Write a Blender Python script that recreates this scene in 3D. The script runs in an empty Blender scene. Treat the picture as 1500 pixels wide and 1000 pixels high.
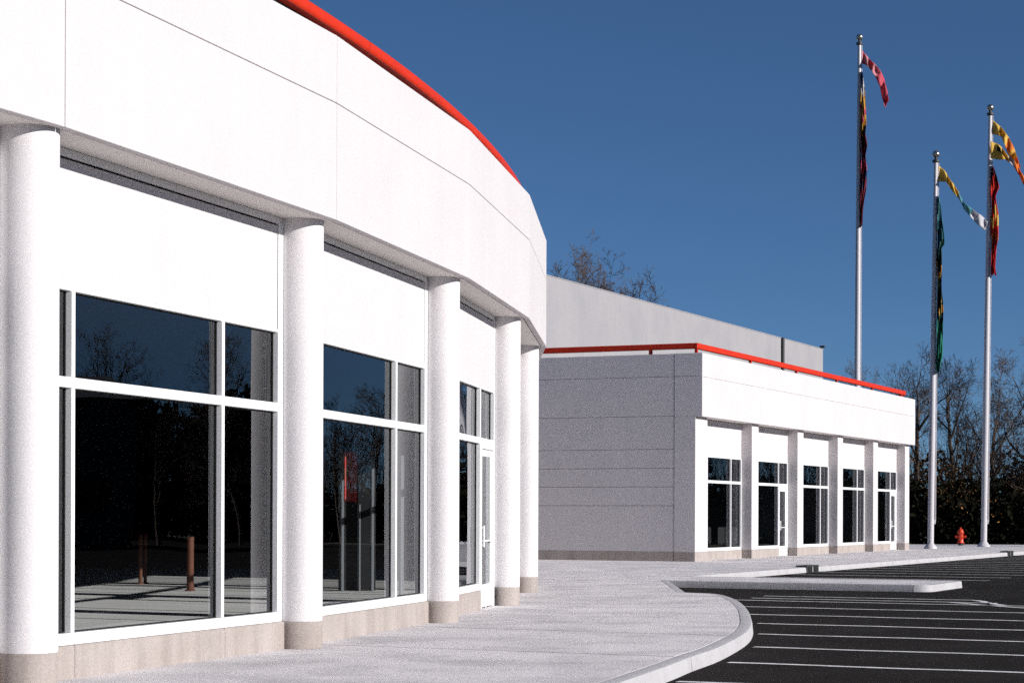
import bpy, bmesh, math, random
from mathutils import Vector, Matrix, noise
R = math.radians
scene = bpy.context.scene
COL = scene.collection

# ------------------------------------------------------------------ camera, sky, sun, exposure
EYE = 1.4
cam_data = bpy.data.cameras.new('camera')
cam = bpy.data.objects.new('camera', cam_data); COL.objects.link(cam)
cam.location = (0, 0, EYE)
cam.rotation_euler = (Matrix.Rotation(R(90), 3, 'X') @ Matrix.Rotation(R(0.2), 3, 'Z')).to_euler()
cam_data.sensor_width = 36.0; cam_data.lens = 72.0; cam_data.shift_y = 0.17
cam_data.clip_start = 0.1; cam_data.clip_end = 4000
scene.camera = cam

SUN_EL, SUN_B = 19.5, 27.6          # elevation; degrees from +X towards the camera's side
to_sun = Vector((math.cos(R(SUN_B)) * math.cos(R(SUN_EL)), -math.sin(R(SUN_B)) * math.cos(R(SUN_EL)), math.sin(R(SUN_EL))))
sd = bpy.data.lights.new('sun', 'SUN'); sun = bpy.data.objects.new('sun', sd); COL.objects.link(sun)
sd.energy = 4.4; sd.angle = R(0.5); sd.color = (1.0, 0.965, 0.93)
sun.rotation_euler = to_sun.to_track_quat('Z', 'Y').to_euler()
sun.location = to_sun * 60

w = bpy.data.worlds.new('World'); scene.world = w; w.use_nodes = True
wn = w.node_tree; wn.nodes.clear()
sky = wn.nodes.new('ShaderNodeTexSky'); sky.sky_type = 'NISHITA'; sky.sun_disc = False
sky.sun_elevation = R(SUN_EL); sky.sun_rotation = R(90 + SUN_B)
sky.altitude = 2500; sky.air_density = 0.75; sky.dust_density = 0.1; sky.ozone_density = 6.5
bg = wn.nodes.new('ShaderNodeBackground'); bg.inputs['Strength'].default_value = 0.066
wo = wn.nodes.new('ShaderNodeOutputWorld')
gm = wn.nodes.new('ShaderNodeGamma'); gm.inputs[1].default_value = 0.80       # evens the sky out, as the film did
tn = wn.nodes.new('ShaderNodeVectorMath'); tn.operation = 'MULTIPLY'; tn.inputs[1].default_value = (0.85, 1.0, 1.10)
wn.links.new(sky.outputs[0], gm.inputs[0]); wn.links.new(gm.outputs[0], tn.inputs[0]); wn.links.new(tn.outputs[0], bg.inputs[0]); wn.links.new(bg.outputs[0], wo.inputs[0])

scene.view_settings.view_transform = 'Standard'; scene.view_settings.look = 'None'
scene.view_settings.exposure = 0.45; scene.view_settings.gamma = 1.0; scene.view_settings.use_curve_mapping = False
scene.render.engine = 'CYCLES'
scene.cycles.max_bounces = 8; scene.cycles.transparent_max_bounces = 12
scene.cycles.caustics_reflective = False; scene.cycles.caustics_refractive = False
scene.cycles.use_denoising = False; scene.cycles.use_adaptive_sampling = True; scene.cycles.adaptive_threshold = 0.03; scene.cycles.adaptive_min_samples = 20; scene.cycles.sample_clamp_indirect = 3.0

# ------------------------------------------------------------------ materials
MATS = {}
def mat(name, base, var=0.0, scale=30.0, rough=0.8, bump=0.0, metal=0.0, detail=6.0, second=None, second_scale=1.0, second_amt=0.5, spec=0.3):
    """Principled with world-space noise: fine grain (var) and optional large blotches of a second colour."""
    m = bpy.data.materials.new(name); m.use_nodes = True
    nt = m.node_tree; b = nt.nodes['Principled BSDF']
    b.inputs['Roughness'].default_value = rough; b.inputs['Metallic'].default_value = metal
    b.inputs['Specular IOR Level'].default_value = spec
    geo = nt.nodes.new('ShaderNodeNewGeometry')
    col_out = None
    rgb = nt.nodes.new('ShaderNodeRGB'); rgb.outputs[0].default_value = (*base, 1); col_out = rgb.outputs[0]
    if second is not None:
        n2 = nt.nodes.new('ShaderNodeTexNoise'); n2.inputs['Scale'].default_value = second_scale
        n2.inputs['Detail'].default_value = 8; n2.inputs['Roughness'].default_value = 0.6
        nt.links.new(geo.outputs['Position'], n2.inputs['Vector'])
        mr = nt.nodes.new('ShaderNodeMapRange'); mr.inputs[1].default_value = 0.42; mr.inputs[2].default_value = 0.68
        mr.inputs[3].default_value = 0; mr.inputs[4].default_value = second_amt
        nt.links.new(n2.outputs['Fac'], mr.inputs[0])
        mx = nt.nodes.new('ShaderNodeMix'); mx.data_type = 'RGBA'
        nt.links.new(mr.outputs[0], mx.inputs[0]); nt.links.new(col_out, mx.inputs[6]); mx.inputs[7].default_value = (*second, 1)
        col_out = mx.outputs[2]
    if var > 0 or bump > 0:
        n1 = nt.nodes.new('ShaderNodeTexNoise'); n1.inputs['Scale'].default_value = scale
        n1.inputs['Detail'].default_value = detail; n1.inputs['Roughness'].default_value = 0.75
        nt.links.new(geo.outputs['Position'], n1.inputs['Vector'])
    if var > 0:
        mr = nt.nodes.new('ShaderNodeMapRange'); mr.inputs[1].default_value = 0.3; mr.inputs[2].default_value = 0.7
        mr.inputs[3].default_value = 1 - var; mr.inputs[4].default_value = 1 + var; mr.clamp = False
        nt.links.new(n1.outputs['Fac'], mr.inputs[0])
        ml = nt.nodes.new('ShaderNodeVectorMath'); ml.operation = 'SCALE'
        nt.links.new(col_out, ml.inputs[0]); nt.links.new(mr.outputs[0], ml.inputs['Scale'])
        col_out = ml.outputs[0]
    nt.links.new(col_out, b.inputs['Base Color'])
    if bump > 0:
        bp = nt.nodes.new('ShaderNodeBump'); bp.inputs['Strength'].default_value = bump; bp.inputs['Distance'].default_value = 0.01
        nt.links.new(n1.outputs['Fac'], bp.inputs['Height']); nt.links.new(bp.outputs[0], b.inputs['Normal'])
    MATS[name] = m
    return m

mat('stucco', (0.572, 0.543, 0.545), 0.10, 60, 0.9, 0.2, second=(0.535, 0.508, 0.512), second_scale=0.7, second_amt=0.6)
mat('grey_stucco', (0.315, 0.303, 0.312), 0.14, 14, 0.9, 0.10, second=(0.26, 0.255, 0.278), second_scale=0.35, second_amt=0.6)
mat('soffit_bounce', (0.74, 0.70, 0.67), 0.05, 40, 0.9, 0.05)  # lighter than the walls: bounce light off the pavement put into the colour
mat('column_paint', (0.65, 0.625, 0.63), 0.11, 70, 0.8, 0.12)
mat('white_aluminium', (0.80, 0.80, 0.80), 0.02, 20, 0.4, 0.0, spec=0.5)
mat('tan_stone', (0.375, 0.33, 0.305), 0.16, 45, 0.9, 0.15, second=(0.31, 0.262, 0.235), second_scale=1.6, second_amt=0.7)
mat('concrete', (0.73, 0.69, 0.69), 0.24, 34, 0.92, 0.25, second=(0.46, 0.435, 0.445), second_scale=0.8, second_amt=0.8)
mat('kerb_concrete', (0.44, 0.43, 0.44), 0.15, 40, 0.92, 0.2, second=(0.36, 0.345, 0.35), second_scale=2.2, second_amt=0.7)
mat('joint', (0.06, 0.055, 0.05), 0.2, 20, 0.95)
mat('asphalt', (0.023, 0.020, 0.018), 0.35, 60, 0.95, 0.3, second=(0.034, 0.031, 0.029), second_scale=0.5, second_amt=0.8, spec=0.03)
mat('road_paint', (0.85, 0.84, 0.83), 0.2, 35, 0.8, 0.1, second=(0.30, 0.29, 0.28), second_scale=5, second_amt=0.6)
mat('red_paint', (0.56, 0.028, 0.007), 0.10, 9, 0.5, spec=0.2, second=(0.50, 0.026, 0.007), second_scale=1.3, second_amt=.8)
mat('hydrant_red', (0.75, 0.06, 0.015), 0.1, 30, 0.4, spec=0.5)
mat('dark_iron', (0.035, 0.04, 0.042), 0.2, 30, 0.6, spec=0.5)
mat('black_gap', (0.012, 0.012, 0.012), 0, rough=0.9)
mat('pole_metal', (0.52, 0.50, 0.52), 0.04, 10, 0.35, metal=0.0, spec=0.5)
mat('ball_metal', (0.45, 0.42, 0.36), 0.0, rough=0.25, metal=0.9)
mat('roofing', (0.16, 0.16, 0.16), 0.15, 8, 0.95)
mat('room_floor', (0.78, 0.75, 0.73), 0.18, 12, 0.8, 0.05, second=(0.66, 0.63, 0.61), second_scale=0.6, second_amt=0.7)
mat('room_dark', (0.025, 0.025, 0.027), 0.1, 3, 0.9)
mat('room_grey', (0.16, 0.17, 0.185), 0.1, 3, 0.8)
mat('primer_red', (0.13, 0.045, 0.025), 0.2, 8, 0.7)
mat('poster_red', (0.55, 0.05, 0.04), 0.25, 9, 0.6, second=(0.25, 0.16, 0.10), second_scale=5, second_amt=0.9)
mat('dirt', (0.10, 0.085, 0.055), 0.3, 3, 1.0, 0.3, second=(0.065, 0.07, 0.035), second_scale=0.15, second_amt=0.9)
mat('bark', (0.075, 0.057, 0.046), 0.35, 9, 0.95, 0.4)
mat('twig', (0.085, 0.060, 0.046), 0.3, 4, 0.95)
mat('evergreen', (0.011, 0.011, 0.007), 0.4, 1.3, 1.0, spec=0.02)
mat('brown_leaf', (0.075, 0.042, 0.018), 0.5, 1.5, 1.0, spec=0.02)
mat('gold_leaf', (0.36, 0.16, 0.035), 0.4, 1.7, 0.8)
mat('house_dark', (0.05, 0.045, 0.045), 0.2, 2, 0.9)
for nm, c in dict(pink=(0.62, 0.10, 0.14), pale_pink=(0.70, 0.30, 0.33), yellow=(0.72, 0.42, 0.07), gold=(0.75, 0.50, 0.10), teal=(0.03, 0.15, 0.17),
                  sky_teal=(0.10, 0.30, 0.36), white=(0.66, 0.64, 0.66), maroon=(0.16, 0.015, 0.03), navy=(0.03, 0.04, 0.12), orange=(0.75, 0.20, 0.03),
                  red=(0.68, 0.03, 0.02), green=(0.03, 0.25, 0.16), black=(0.012, 0.012, 0.012), dark_green=(0.015, 0.04, 0.03)).items():
    cm = mat('cloth_' + nm, c, 0.12, 6, 0.8); ct = cm.node_tree; cb = ct.nodes['Principled BSDF']
    tl = ct.nodes.new('ShaderNodeBsdfTranslucent'); ct.links.new(cb.inputs['Base Color'].links[0].from_socket, tl.inputs[0])
    cx = ct.nodes.new('ShaderNodeMixShader'); cx.inputs[0].default_value = 0.4; co = ct.nodes['Material Output']
    ct.links.new(cb.outputs[0], cx.inputs[1]); ct.links.new(tl.outputs[0], cx.inputs[2]); ct.links.new(cx.outputs[0], co.inputs[0])

def glass_mat():
    m = bpy.data.materials.new('window_glass'); m.use_nodes = True
    nt = m.node_tree; nt.nodes.clear()
    out = nt.nodes.new('ShaderNodeOutputMaterial'); mx = nt.nodes.new('ShaderNodeMixShader')
    tr = nt.nodes.new('ShaderNodeBsdfTransparent'); tr.inputs[0].default_value = (0.90, 0.93, 0.94, 1)
    gl = nt.nodes.new('ShaderNodeBsdfGlossy'); gl.inputs['Roughness'].default_value = 0.0; gl.inputs[0].default_value = (0.95, 0.97, 1, 1)
    fr = nt.nodes.new('ShaderNodeFresnel'); fr.inputs[0].default_value = 1.75
    geo = nt.nodes.new('ShaderNodeNewGeometry'); n = nt.nodes.new('ShaderNodeTexNoise'); n.inputs['Scale'].default_value = 0.55; n.inputs['Detail'].default_value = 1
    bp = nt.nodes.new('ShaderNodeBump'); bp.inputs['Strength'].default_value = 0.09; bp.inputs['Distance'].default_value = 0.05
    nt.links.new(geo.outputs['Position'], n.inputs['Vector']); nt.links.new(n.outputs['Fac'], bp.inputs['Height'])
    nt.links.new(bp.outputs[0], gl.inputs['Normal'])
    nt.links.new(fr.outputs[0], mx.inputs[0]); nt.links.new(tr.outputs[0], mx.inputs[1]); nt.links.new(gl.outputs[0], mx.inputs[2])
    nt.links.new(mx.outputs[0], out.inputs[0])
    MATS['window_glass'] = m
glass_mat()
def streak(name, amt):
    '''faint vertical rain streaks and grime, stretched along z'''
    nt = MATS[name].node_tree; b = nt.nodes['Principled BSDF']; src = b.inputs['Base Color'].links[0].from_socket
    geo = nt.nodes.new('ShaderNodeNewGeometry'); mp = nt.nodes.new('ShaderNodeMapping'); mp.inputs['Scale'].default_value = (3.2, 3.2, 0.16)
    n = nt.nodes.new('ShaderNodeTexNoise'); n.inputs['Scale'].default_value = 1.0; n.inputs['Detail'].default_value = 6; n.inputs['Roughness'].default_value = .65
    nt.links.new(geo.outputs['Position'], mp.inputs['Vector']); nt.links.new(mp.outputs[0], n.inputs['Vector'])
    mr = nt.nodes.new('ShaderNodeMapRange'); mr.inputs[1].default_value = .45; mr.inputs[2].default_value = .8; mr.inputs[3].default_value = 1.0; mr.inputs[4].default_value = 1 - amt
    nt.links.new(n.outputs['Fac'], mr.inputs[0])
    ml = nt.nodes.new('ShaderNodeVectorMath'); ml.operation = 'SCALE'; nt.links.new(src, ml.inputs[0]); nt.links.new(mr.outputs[0], ml.inputs['Scale']); nt.links.new(ml.outputs[0], b.inputs['Base Color'])
streak('stucco', .035); streak('grey_stucco', .05); streak('column_paint', .02); streak('tan_stone', .25)

# ------------------------------------------------------------------ helpers
class Frame:
    """Local frame of a facade: u along the wall, v outward, z up."""
    def __init__(s, o, t):
        s.o = Vector((o[0], o[1])); s.t = Vector((t[0], t[1])).normalized(); s.n = Vector((s.t.y, -s.t.x))
    def p(s, u, v, z):
        q = s.o + s.t * u + s.n * v
        return (q.x, q.y, z)

class MB:
    def __init__(s): s.v = []; s.f = []; s.m = []
    def add(s, vs, fs, mi=0):
        k = len(s.v); s.v += [tuple(x) for x in vs]; s.f += [tuple(i + k for i in f) for f in fs]; s.m += [mi] * len(fs)
        return s
    def box(s, fr, u0, u1, v0, v1, z0, z1, mi=0):
        c = [fr.p(u, v, z) for z in (z0, z1) for (u, v) in ((u0, v1), (u1, v1), (u1, v0), (u0, v0))]
        return s.add(c, [(3, 2, 1, 0), (4, 5, 6, 7), (0, 1, 5, 4), (1, 2, 6, 5), (2, 3, 7, 6), (3, 0, 4, 7)], mi)
    def prism(s, pts, z0, z1, mi=0):
        n = len(pts); vs = [(x, y, z0) for x, y in pts] + [(x, y, z1) for x, y in pts]
        fs = [tuple(range(n - 1, -1, -1)), tuple(range(n, 2 * n))] + [(i, (i + 1) % n, n + (i + 1) % n, n + i) for i in range(n)]
        return s.add(vs, fs, mi)
    def lathe(s, prof, seg=32, o=(0, 0, 0), axis=None, mi=0):
        """prof: list of (r, h) along axis (default +Z)"""
        ax = Vector(axis or (0, 0, 1)).normalized(); q = Vector((0, 0, 1)).rotation_difference(ax)
        vs = []; fs = []
        for r, h in prof:
            for k in range(seg):
                a = 2 * math.pi * k / seg
                vs.append(Vector(o) + q @ Vector((r * math.cos(a), r * math.sin(a), h)))
        for j in range(len(prof) - 1):
            for k in range(seg):
                k2 = (k + 1) % seg
                fs.append((j * seg + k, j * seg + k2, (j + 1) * seg + k2, (j + 1) * seg + k))
        fs.append(tuple(range(seg - 1, -1, -1))); fs.append(tuple((len(prof) - 1) * seg + k for k in range(seg)))
        return s.add(vs, fs, mi)
    def tube(s, a, b, ra, rb, seg=5, mi=0):
        a = Vector(a); b = Vector(b); d = (b - a)
        if d.length < 1e-6: return s
        d.normalize(); x = d.orthogonal().normalized(); y = d.cross(x); k0 = len(s.v)
        for c, r in ((a, ra), (b, rb)):
            for k in range(seg):
                t = 2 * math.pi * k / seg
                s.v.append(tuple(c + x * (r * math.cos(t)) + y * (r * math.sin(t))))
        for k in range(seg):
            k2 = (k + 1) % seg
            s.f.append((k0 + k, k0 + k2, k0 + seg + k2, k0 + seg + k)); s.m.append(mi)
        return s
    def mesh(s, name, mats, smooth=False):
        me = bpy.data.meshes.new(name); me.from_pydata(s.v, [], s.f); me.update()
        for mm in (mats if isinstance(mats, (list, tuple)) else [mats]): me.materials.append(MATS[mm])
        if len(me.materials) > 1:
            me.polygons.foreach_set('material_index', s.m)
        if smooth:
            me.polygons.foreach_set('use_smooth', [True] * len(me.polygons))
            try: me.set_sharp_from_angle(angle=R(40))
            except Exception: pass
        return me

WORLD = {}
def link(o, parent=None, M=None):
    COL.objects.link(o); M = M or Matrix.Identity(4)
    if parent is not None:
        o.parent = parent; o.matrix_parent_inverse = WORLD[parent.name].inverted()
    o.matrix_basis = M; WORLD[o.name] = M
    return o
def obj(name, me, parent=None, M=None, bevel=0.0):
    o = bpy.data.objects.new(name, me); link(o, parent, M)
    if bevel:
        b = o.modifiers.new('bevel', 'BEVEL'); b.width = bevel; b.segments = 1; b.limit_method = 'ANGLE'
    return o
def part(name, mb, mats, parent=None, bevel=0.0, smooth=False):
    return obj(name, mb.mesh(name, mats, smooth), parent, None, bevel)
def tag(o, label=None, cat=None, group=None, kind=None):
    if label: o['label'] = label
    if cat: o['category'] = cat
    if group: o['group'] = group
    if kind: o['kind'] = kind
    return o
def empty(name, loc, label=None, cat=None, group=None):
    o = bpy.data.objects.new(name, None); link(o, None, Matrix.Translation(loc)); o.empty_display_size = 0.3
    return tag(o, label, cat, group)
def copy_tree(o, M, label=None):
    """copy a top-level thing whose children are local to it, and put it at M"""
    def rec(src, par):
        c = src.copy(); COL.objects.link(c); c.parent = par
        for ch in [x for x in list(bpy.data.objects) if x.parent is src]: rec(ch, c)
        return c
    c = rec(o, None); c.matrix_basis = M
    if label: c['label'] = label
    return c
ROLL = R(0.2)
def at(px, py, Y):
    """a place Y metres ahead of the camera, for laying the site out from measurements"""
    dx, dy = px - 750, py - 755
    u = math.cos(ROLL) * dx + math.sin(ROLL) * dy; v = -math.sin(ROLL) * dx + math.cos(ROLL) * dy
    return Vector((u * Y / 3000, Y, EYE - v * Y / 3000))

# site axes: DN = outward normal of the far wing's front, DC = along that front
DC = Vector((0.419, 0.908)).normalized(); DN = Vector((DC.y, -DC.x))
def nc(n, c): q = DN * n + DC * c; return (q.x, q.y)

# ------------------------------------------------------------------ ground, parking lot
g = MB().add([(-900, -300, -0.17), (900, -300, -0.17), (900, 1500, -0.17), (-900, 1500, -0.17)], [(0, 1, 2, 3)])
tag(part('ground', g, 'dirt'), kind='structure')
lot = MB().add([(-30, -45, -0.15), (70, -45, -0.15), (70, 86, -0.15), (40, 98, -0.15), (-30, 98, -0.15)], [(0, 1, 2, 3, 4)])
lot_o = tag(part('parking_lot', lot, 'asphalt'), kind='structure')

def smooth_poly(pts, step=0.3):
    """Catmull-Rom through pts, resampled"""
    out = []
    P = [Vector(p) for p in pts]; P = [2 * P[0] - P[1]] + P + [2 * P[-1] - P[-2]]
    for i in range(1, len(P) - 2):
        n = max(1, int((P[i + 1] - P[i]).length / step))
        for k in range(n):
            t = k / n; a, b, c, d = P[i - 1], P[i], P[i + 1], P[i + 2]
            out.append(0.5 * ((2 * b) + (c - a) * t + (2 * a - 5 * b + 4 * c - d) * t * t + (3 * b - a - 3 * c + d) * t ** 3))
    out.append(P[-2]); return out
def straight(a, b, step=0.5):
    a, b = Vector(a), Vector(b); n = max(1, int((b - a).length / step)); return [a + (b - a) * (k / n) for k in range(n)]
front_curve = smooth_poly([(-8, .6), (-5.6, 3.6), (-3.6, 6.8), (-1.95, 9.8), (-.6, 12.8), (.52, 16), (1.4, 19), (1.8, 20.5), (2.25, 22.1), (2.82, 24.7), (3.16, 26.9),
                           (3.41, 29.2), (3.58, 31), (3.76, 33.6), (3.82, 35.6), (3.78, 36.8), (3.62, 37.4), (3.26, 37.72)])
isl_a, isl_b, isl_c, isl_d = Vector(nc(-15.65, 42.1)), Vector(nc(-9.9, 42.1)), Vector(nc(-9.9, 45.4)), Vector(nc(-16.4, 45.4))
KERB = front_curve + straight((3.22, 37.85), isl_a) + straight(isl_a, isl_b)[:-1]
def corner(c, r, a, b):  # rounded corner c between points a and b
    pa = c + (a - c).normalized() * r; pb = c + (b - c).normalized() * r
    return [pa * (1 - t) ** 2 + c * 2 * t * (1 - t) + pb * t * t for t in (0, .25, .5, .75, 1)]
KERB += corner(isl_b, .35, isl_a, isl_c) + corner(isl_c, .35, isl_b, isl_d) + straight(isl_c + (isl_d - isl_c).normalized() * .6, isl_d)
KERB += straight(isl_d, nc(-16.4, 108), 1.0) + [Vector(nc(-16.4, 108))]
def offset_poly(P, d):
    out = []
    for i, p in enumerate(P):
        a = P[max(0, i - 1)]; b = P[min(len(P) - 1, i + 1)]
        t0 = (p - a).normalized() if (p - a).length > 1e-6 else None; t1 = (b - p).normalized() if (b - p).length > 1e-6 else None
        t0 = t0 or t1; t1 = t1 or t0
        n0 = Vector((-t0.y, t0.x)); n1 = Vector((-t1.y, t1.x)); m = (n0 + n1)
        if m.length < 1e-4: m = n0
        m.normalize(); k = max(0.45, m.dot(n0)); out.append(p + m * (d / k))
    return out
KIN = offset_poly(KERB, 0.16); SIN = offset_poly(KERB, 0.169)

kerb_root = bpy.data.objects.new('kerb', None); link(kerb_root); tag(kerb_root, kind='structure')
acc = 0; start = 0; GAP_AT = []
lens = [0]
for i in range(1, len(KERB)): lens.append(lens[-1] + (KERB[i] - KERB[i - 1]).length)
# section breaks about every 3.68 m, one of them at the joint that runs on over the pavement
s_ref = min(range(len(KERB)), key=lambda i: (KERB[i] - Vector((1.78, 20.45))).length)
breaks = [0]; tgt = lens[s_ref] % 7.36
for i in range(1, len(KERB)):
    if lens[i] >= tgt: breaks.append(i); tgt += 7.36
breaks = sorted(set(breaks + [len(KERB) - 1]))
for a, b in zip(breaks[:-1], breaks[1:]):
    mb = MB(); rings = []
    for i in range(a, b + 1):
        o_, n_ = KERB[i], KIN[i]
        if i == a and a > 0: t = (KERB[i + 1] - KERB[i]).normalized() * .008; o_ = o_ + t; n_ = n_ + t
        if i == b and b < len(KERB) - 1: t = (KERB[i] - KERB[i - 1]).normalized() * .008; o_ = o_ - t; n_ = n_ - t
        d = (n_ - o_).normalized(); jig = 0.004 * noise.noise(Vector((o_.x, o_.y, 0)) * 1.3)
        pr = [(o_ - d * 0.012, -.16), (o_ + d * 0.002, -.03 + jig), (o_ + d * 0.012, -.008), (o_ + d * 0.04, 0.0), (n_ - d * .002, 0.0), (n_, -.003), (n_, -.16)]
        rings.append([(q.x, q.y, z) for q, z in pr])
    vs = [p for r_ in rings for p in r_]; m = 7
    fs = [(j * m + k + 1, j * m + k, (j + 1) * m + k, (j + 1) * m + k + 1) for j in range(len(rings) - 1) for k in range(m - 1)]
    fs += [tuple(range(m)), tuple((len(rings) - 1) * m + k for k in range(m - 1, -1, -1))]
    part('kerb_stone', mb.add(vs, fs), 'kerb_concrete', kerb_root, smooth=True)

# ------------------------------------------------------------------ curved building geometry
VX = {2: Vector((-1.8537, 21.5356))}; A1, PH, S = 18.758, 4.991, 5.405
def chord(i): a = R(A1 - (i - 1) * PH); return Vector((math.sin(a), math.cos(a)))
for i in range(2, 9): VX[i + 1] = VX[i] + chord(i) * S
for i in range(2, -2, -1): VX[i - 1] = VX[i] - chord(i - 1) * S
CEN = Vector((-61.4379, 38.9173)); RAD = 62.0677
def ringp(i, v):  # point at vertex i, offset v outwards
    d = (VX[i] - CEN).normalized(); return VX[i] + d * (v / math.cos(R(PH / 2)))
Z_SOF, Z_MID, Z_TOP = 4.50, 5.725, 6.435
Z_BASE, Z_SILL, Z_TRAN, Z_HEAD, Z_WTOP = 0.29, 0.39, 2.52, 3.33, 4.43
WV = -0.50       # face of the window wall
FIRST, LAST = -1, 8

# far wing placement
FW = Vector((5.68, 63.5)); FF = Frame(FW, DC); FLEN = 27.3

# ------------------------------------------------------------------ pavement slabs
poly = [p.copy() for p in SIN]
poly += [Vector((26.5, 106.0)), Vector((10.5, 106.0)), Vector((10.5, 94.0))]
e = FF.p(FLEN + .4, -.55, 0); poly.append(Vector(e[:2])); e = FF.p(0.3, -.45, 0); poly.append(Vector(e[:2])); 
q = FW - DN * 0.3 + DC * 0.3; 
poly += [Vector((FW - DN * 8.0 + DC * 0.25))]
for i in range(8, -2, -1): poly.append(ringp(i, WV - 0.05))
poly.append(Vector((-14, 3)))
def clip(P, c0, c1):
    bm = bmesh.new(); vs = [bm.verts.new((p.x, p.y, 0)) for p in P]; bm.faces.new(vs)
    for c, s in ((c0, -1), (c1, 1)):
        co = DC * c
        bmesh.ops.bisect_plane(bm, geom=bm.verts[:] + bm.edges[:] + bm.faces[:], plane_co=(co.x, co.y, 0), plane_no=(DC.x * s, DC.y * s, 0), clear_outer=True)
    return bm
pave = MB()
bm = clip(poly, -50, 200); base_me = bpy.data.meshes.new('pavement')
for v in bm.verts: v.co.z = -0.03
bm.to_mesh(base_me); bm.free(); base_me.materials.append(MATS['joint'])
pave_o = tag(obj('pavement', base_me), kind='structure')
step = 3.68; k0 = -7
for k in range(k0, 26):
    c0 = 19.3 + step * k + 0.012; c1 = 19.3 + step * (k + 1) - 0.012
    bm = clip(poly, c0, c1)
    if not bm.faces: bm.free(); continue
    bmesh.ops.recalc_face_normals(bm, faces=bm.faces[:])
    for f in bm.faces:
        if f.normal.z < 0: f.normal_flip()
    dz = 0.0015 * math.sin(k * 2.1)
    for v in bm.verts: v.co.z = dz
    r_ = bmesh.ops.extrude_face_region(bm, geom=bm.faces[:])
    for v in [x for x in r_['geom'] if isinstance(x, bmesh.types.BMVert)]: v.co.z = -0.025
    bmesh.ops.recalc_face_normals(bm, faces=bm.faces[:])
    me = bpy.data.meshes.new('slab'); bm.to_mesh(me); bm.free(); me.materials.append(MATS['concrete'])
    obj('slab', me, pave_o)

# ------------------------------------------------------------------ painted stall lines
def stripe(n0, c0, n1, c1, wd=0.14, seed=0):
    a = Vector(nc(n0, c0)); b = Vector(nc(n1, c1)); d = (b - a).normalized(); s_ = Vector((-d.y, d.x)) * wd / 2
    rnd = random.Random(seed); mb = MB(); N = 24; L = []; Rr = []
    for k in range(N + 1):
        p = a + (b - a) * (k / N); wob = s_ * rnd.uniform(-.12, .12); sh = s_ * 0.35 * math.sin(k * .7 + seed)
        L.append(p + s_ + wob + sh); Rr.append(p - s_ + wob * .5 + sh)
    vs = [(p.x, p.y, -0.146) for p in L] + [(p.x, p.y, -0.146) for p in Rr]
    part('stripe', mb.add(vs, [(k, N + 1 + k, N + 2 + k, k + 1) for k in range(N)]), 'road_paint', lot_o)
def kerb_n(c):
    best = min(front_curve, key=lambda p: abs(p.dot(DC) - c)); return best.dot(DN)
for j in range(-4, 7):
    c = 20.72 + 2.6 * j
    stripe(kerb_n(c) + 0.12, c, kerb_n(c) + 6.1, c, seed=j)
stripe(-12.2, 37.35, -7.6, 37.35, seed=21); stripe(-12.3, 38.45, -8.2, 38.45, seed=22)
stripe(-8.15, 38.4, -7.3, 36.5, seed=23); stripe(-8.35, 37.2, -6.6, 35.4, seed=24)
for j in range(0, 14):
    c = 50.5 + 2.6 * j
    stripe(-16.2, c, -10.4, c, seed=40 + j)

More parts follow.
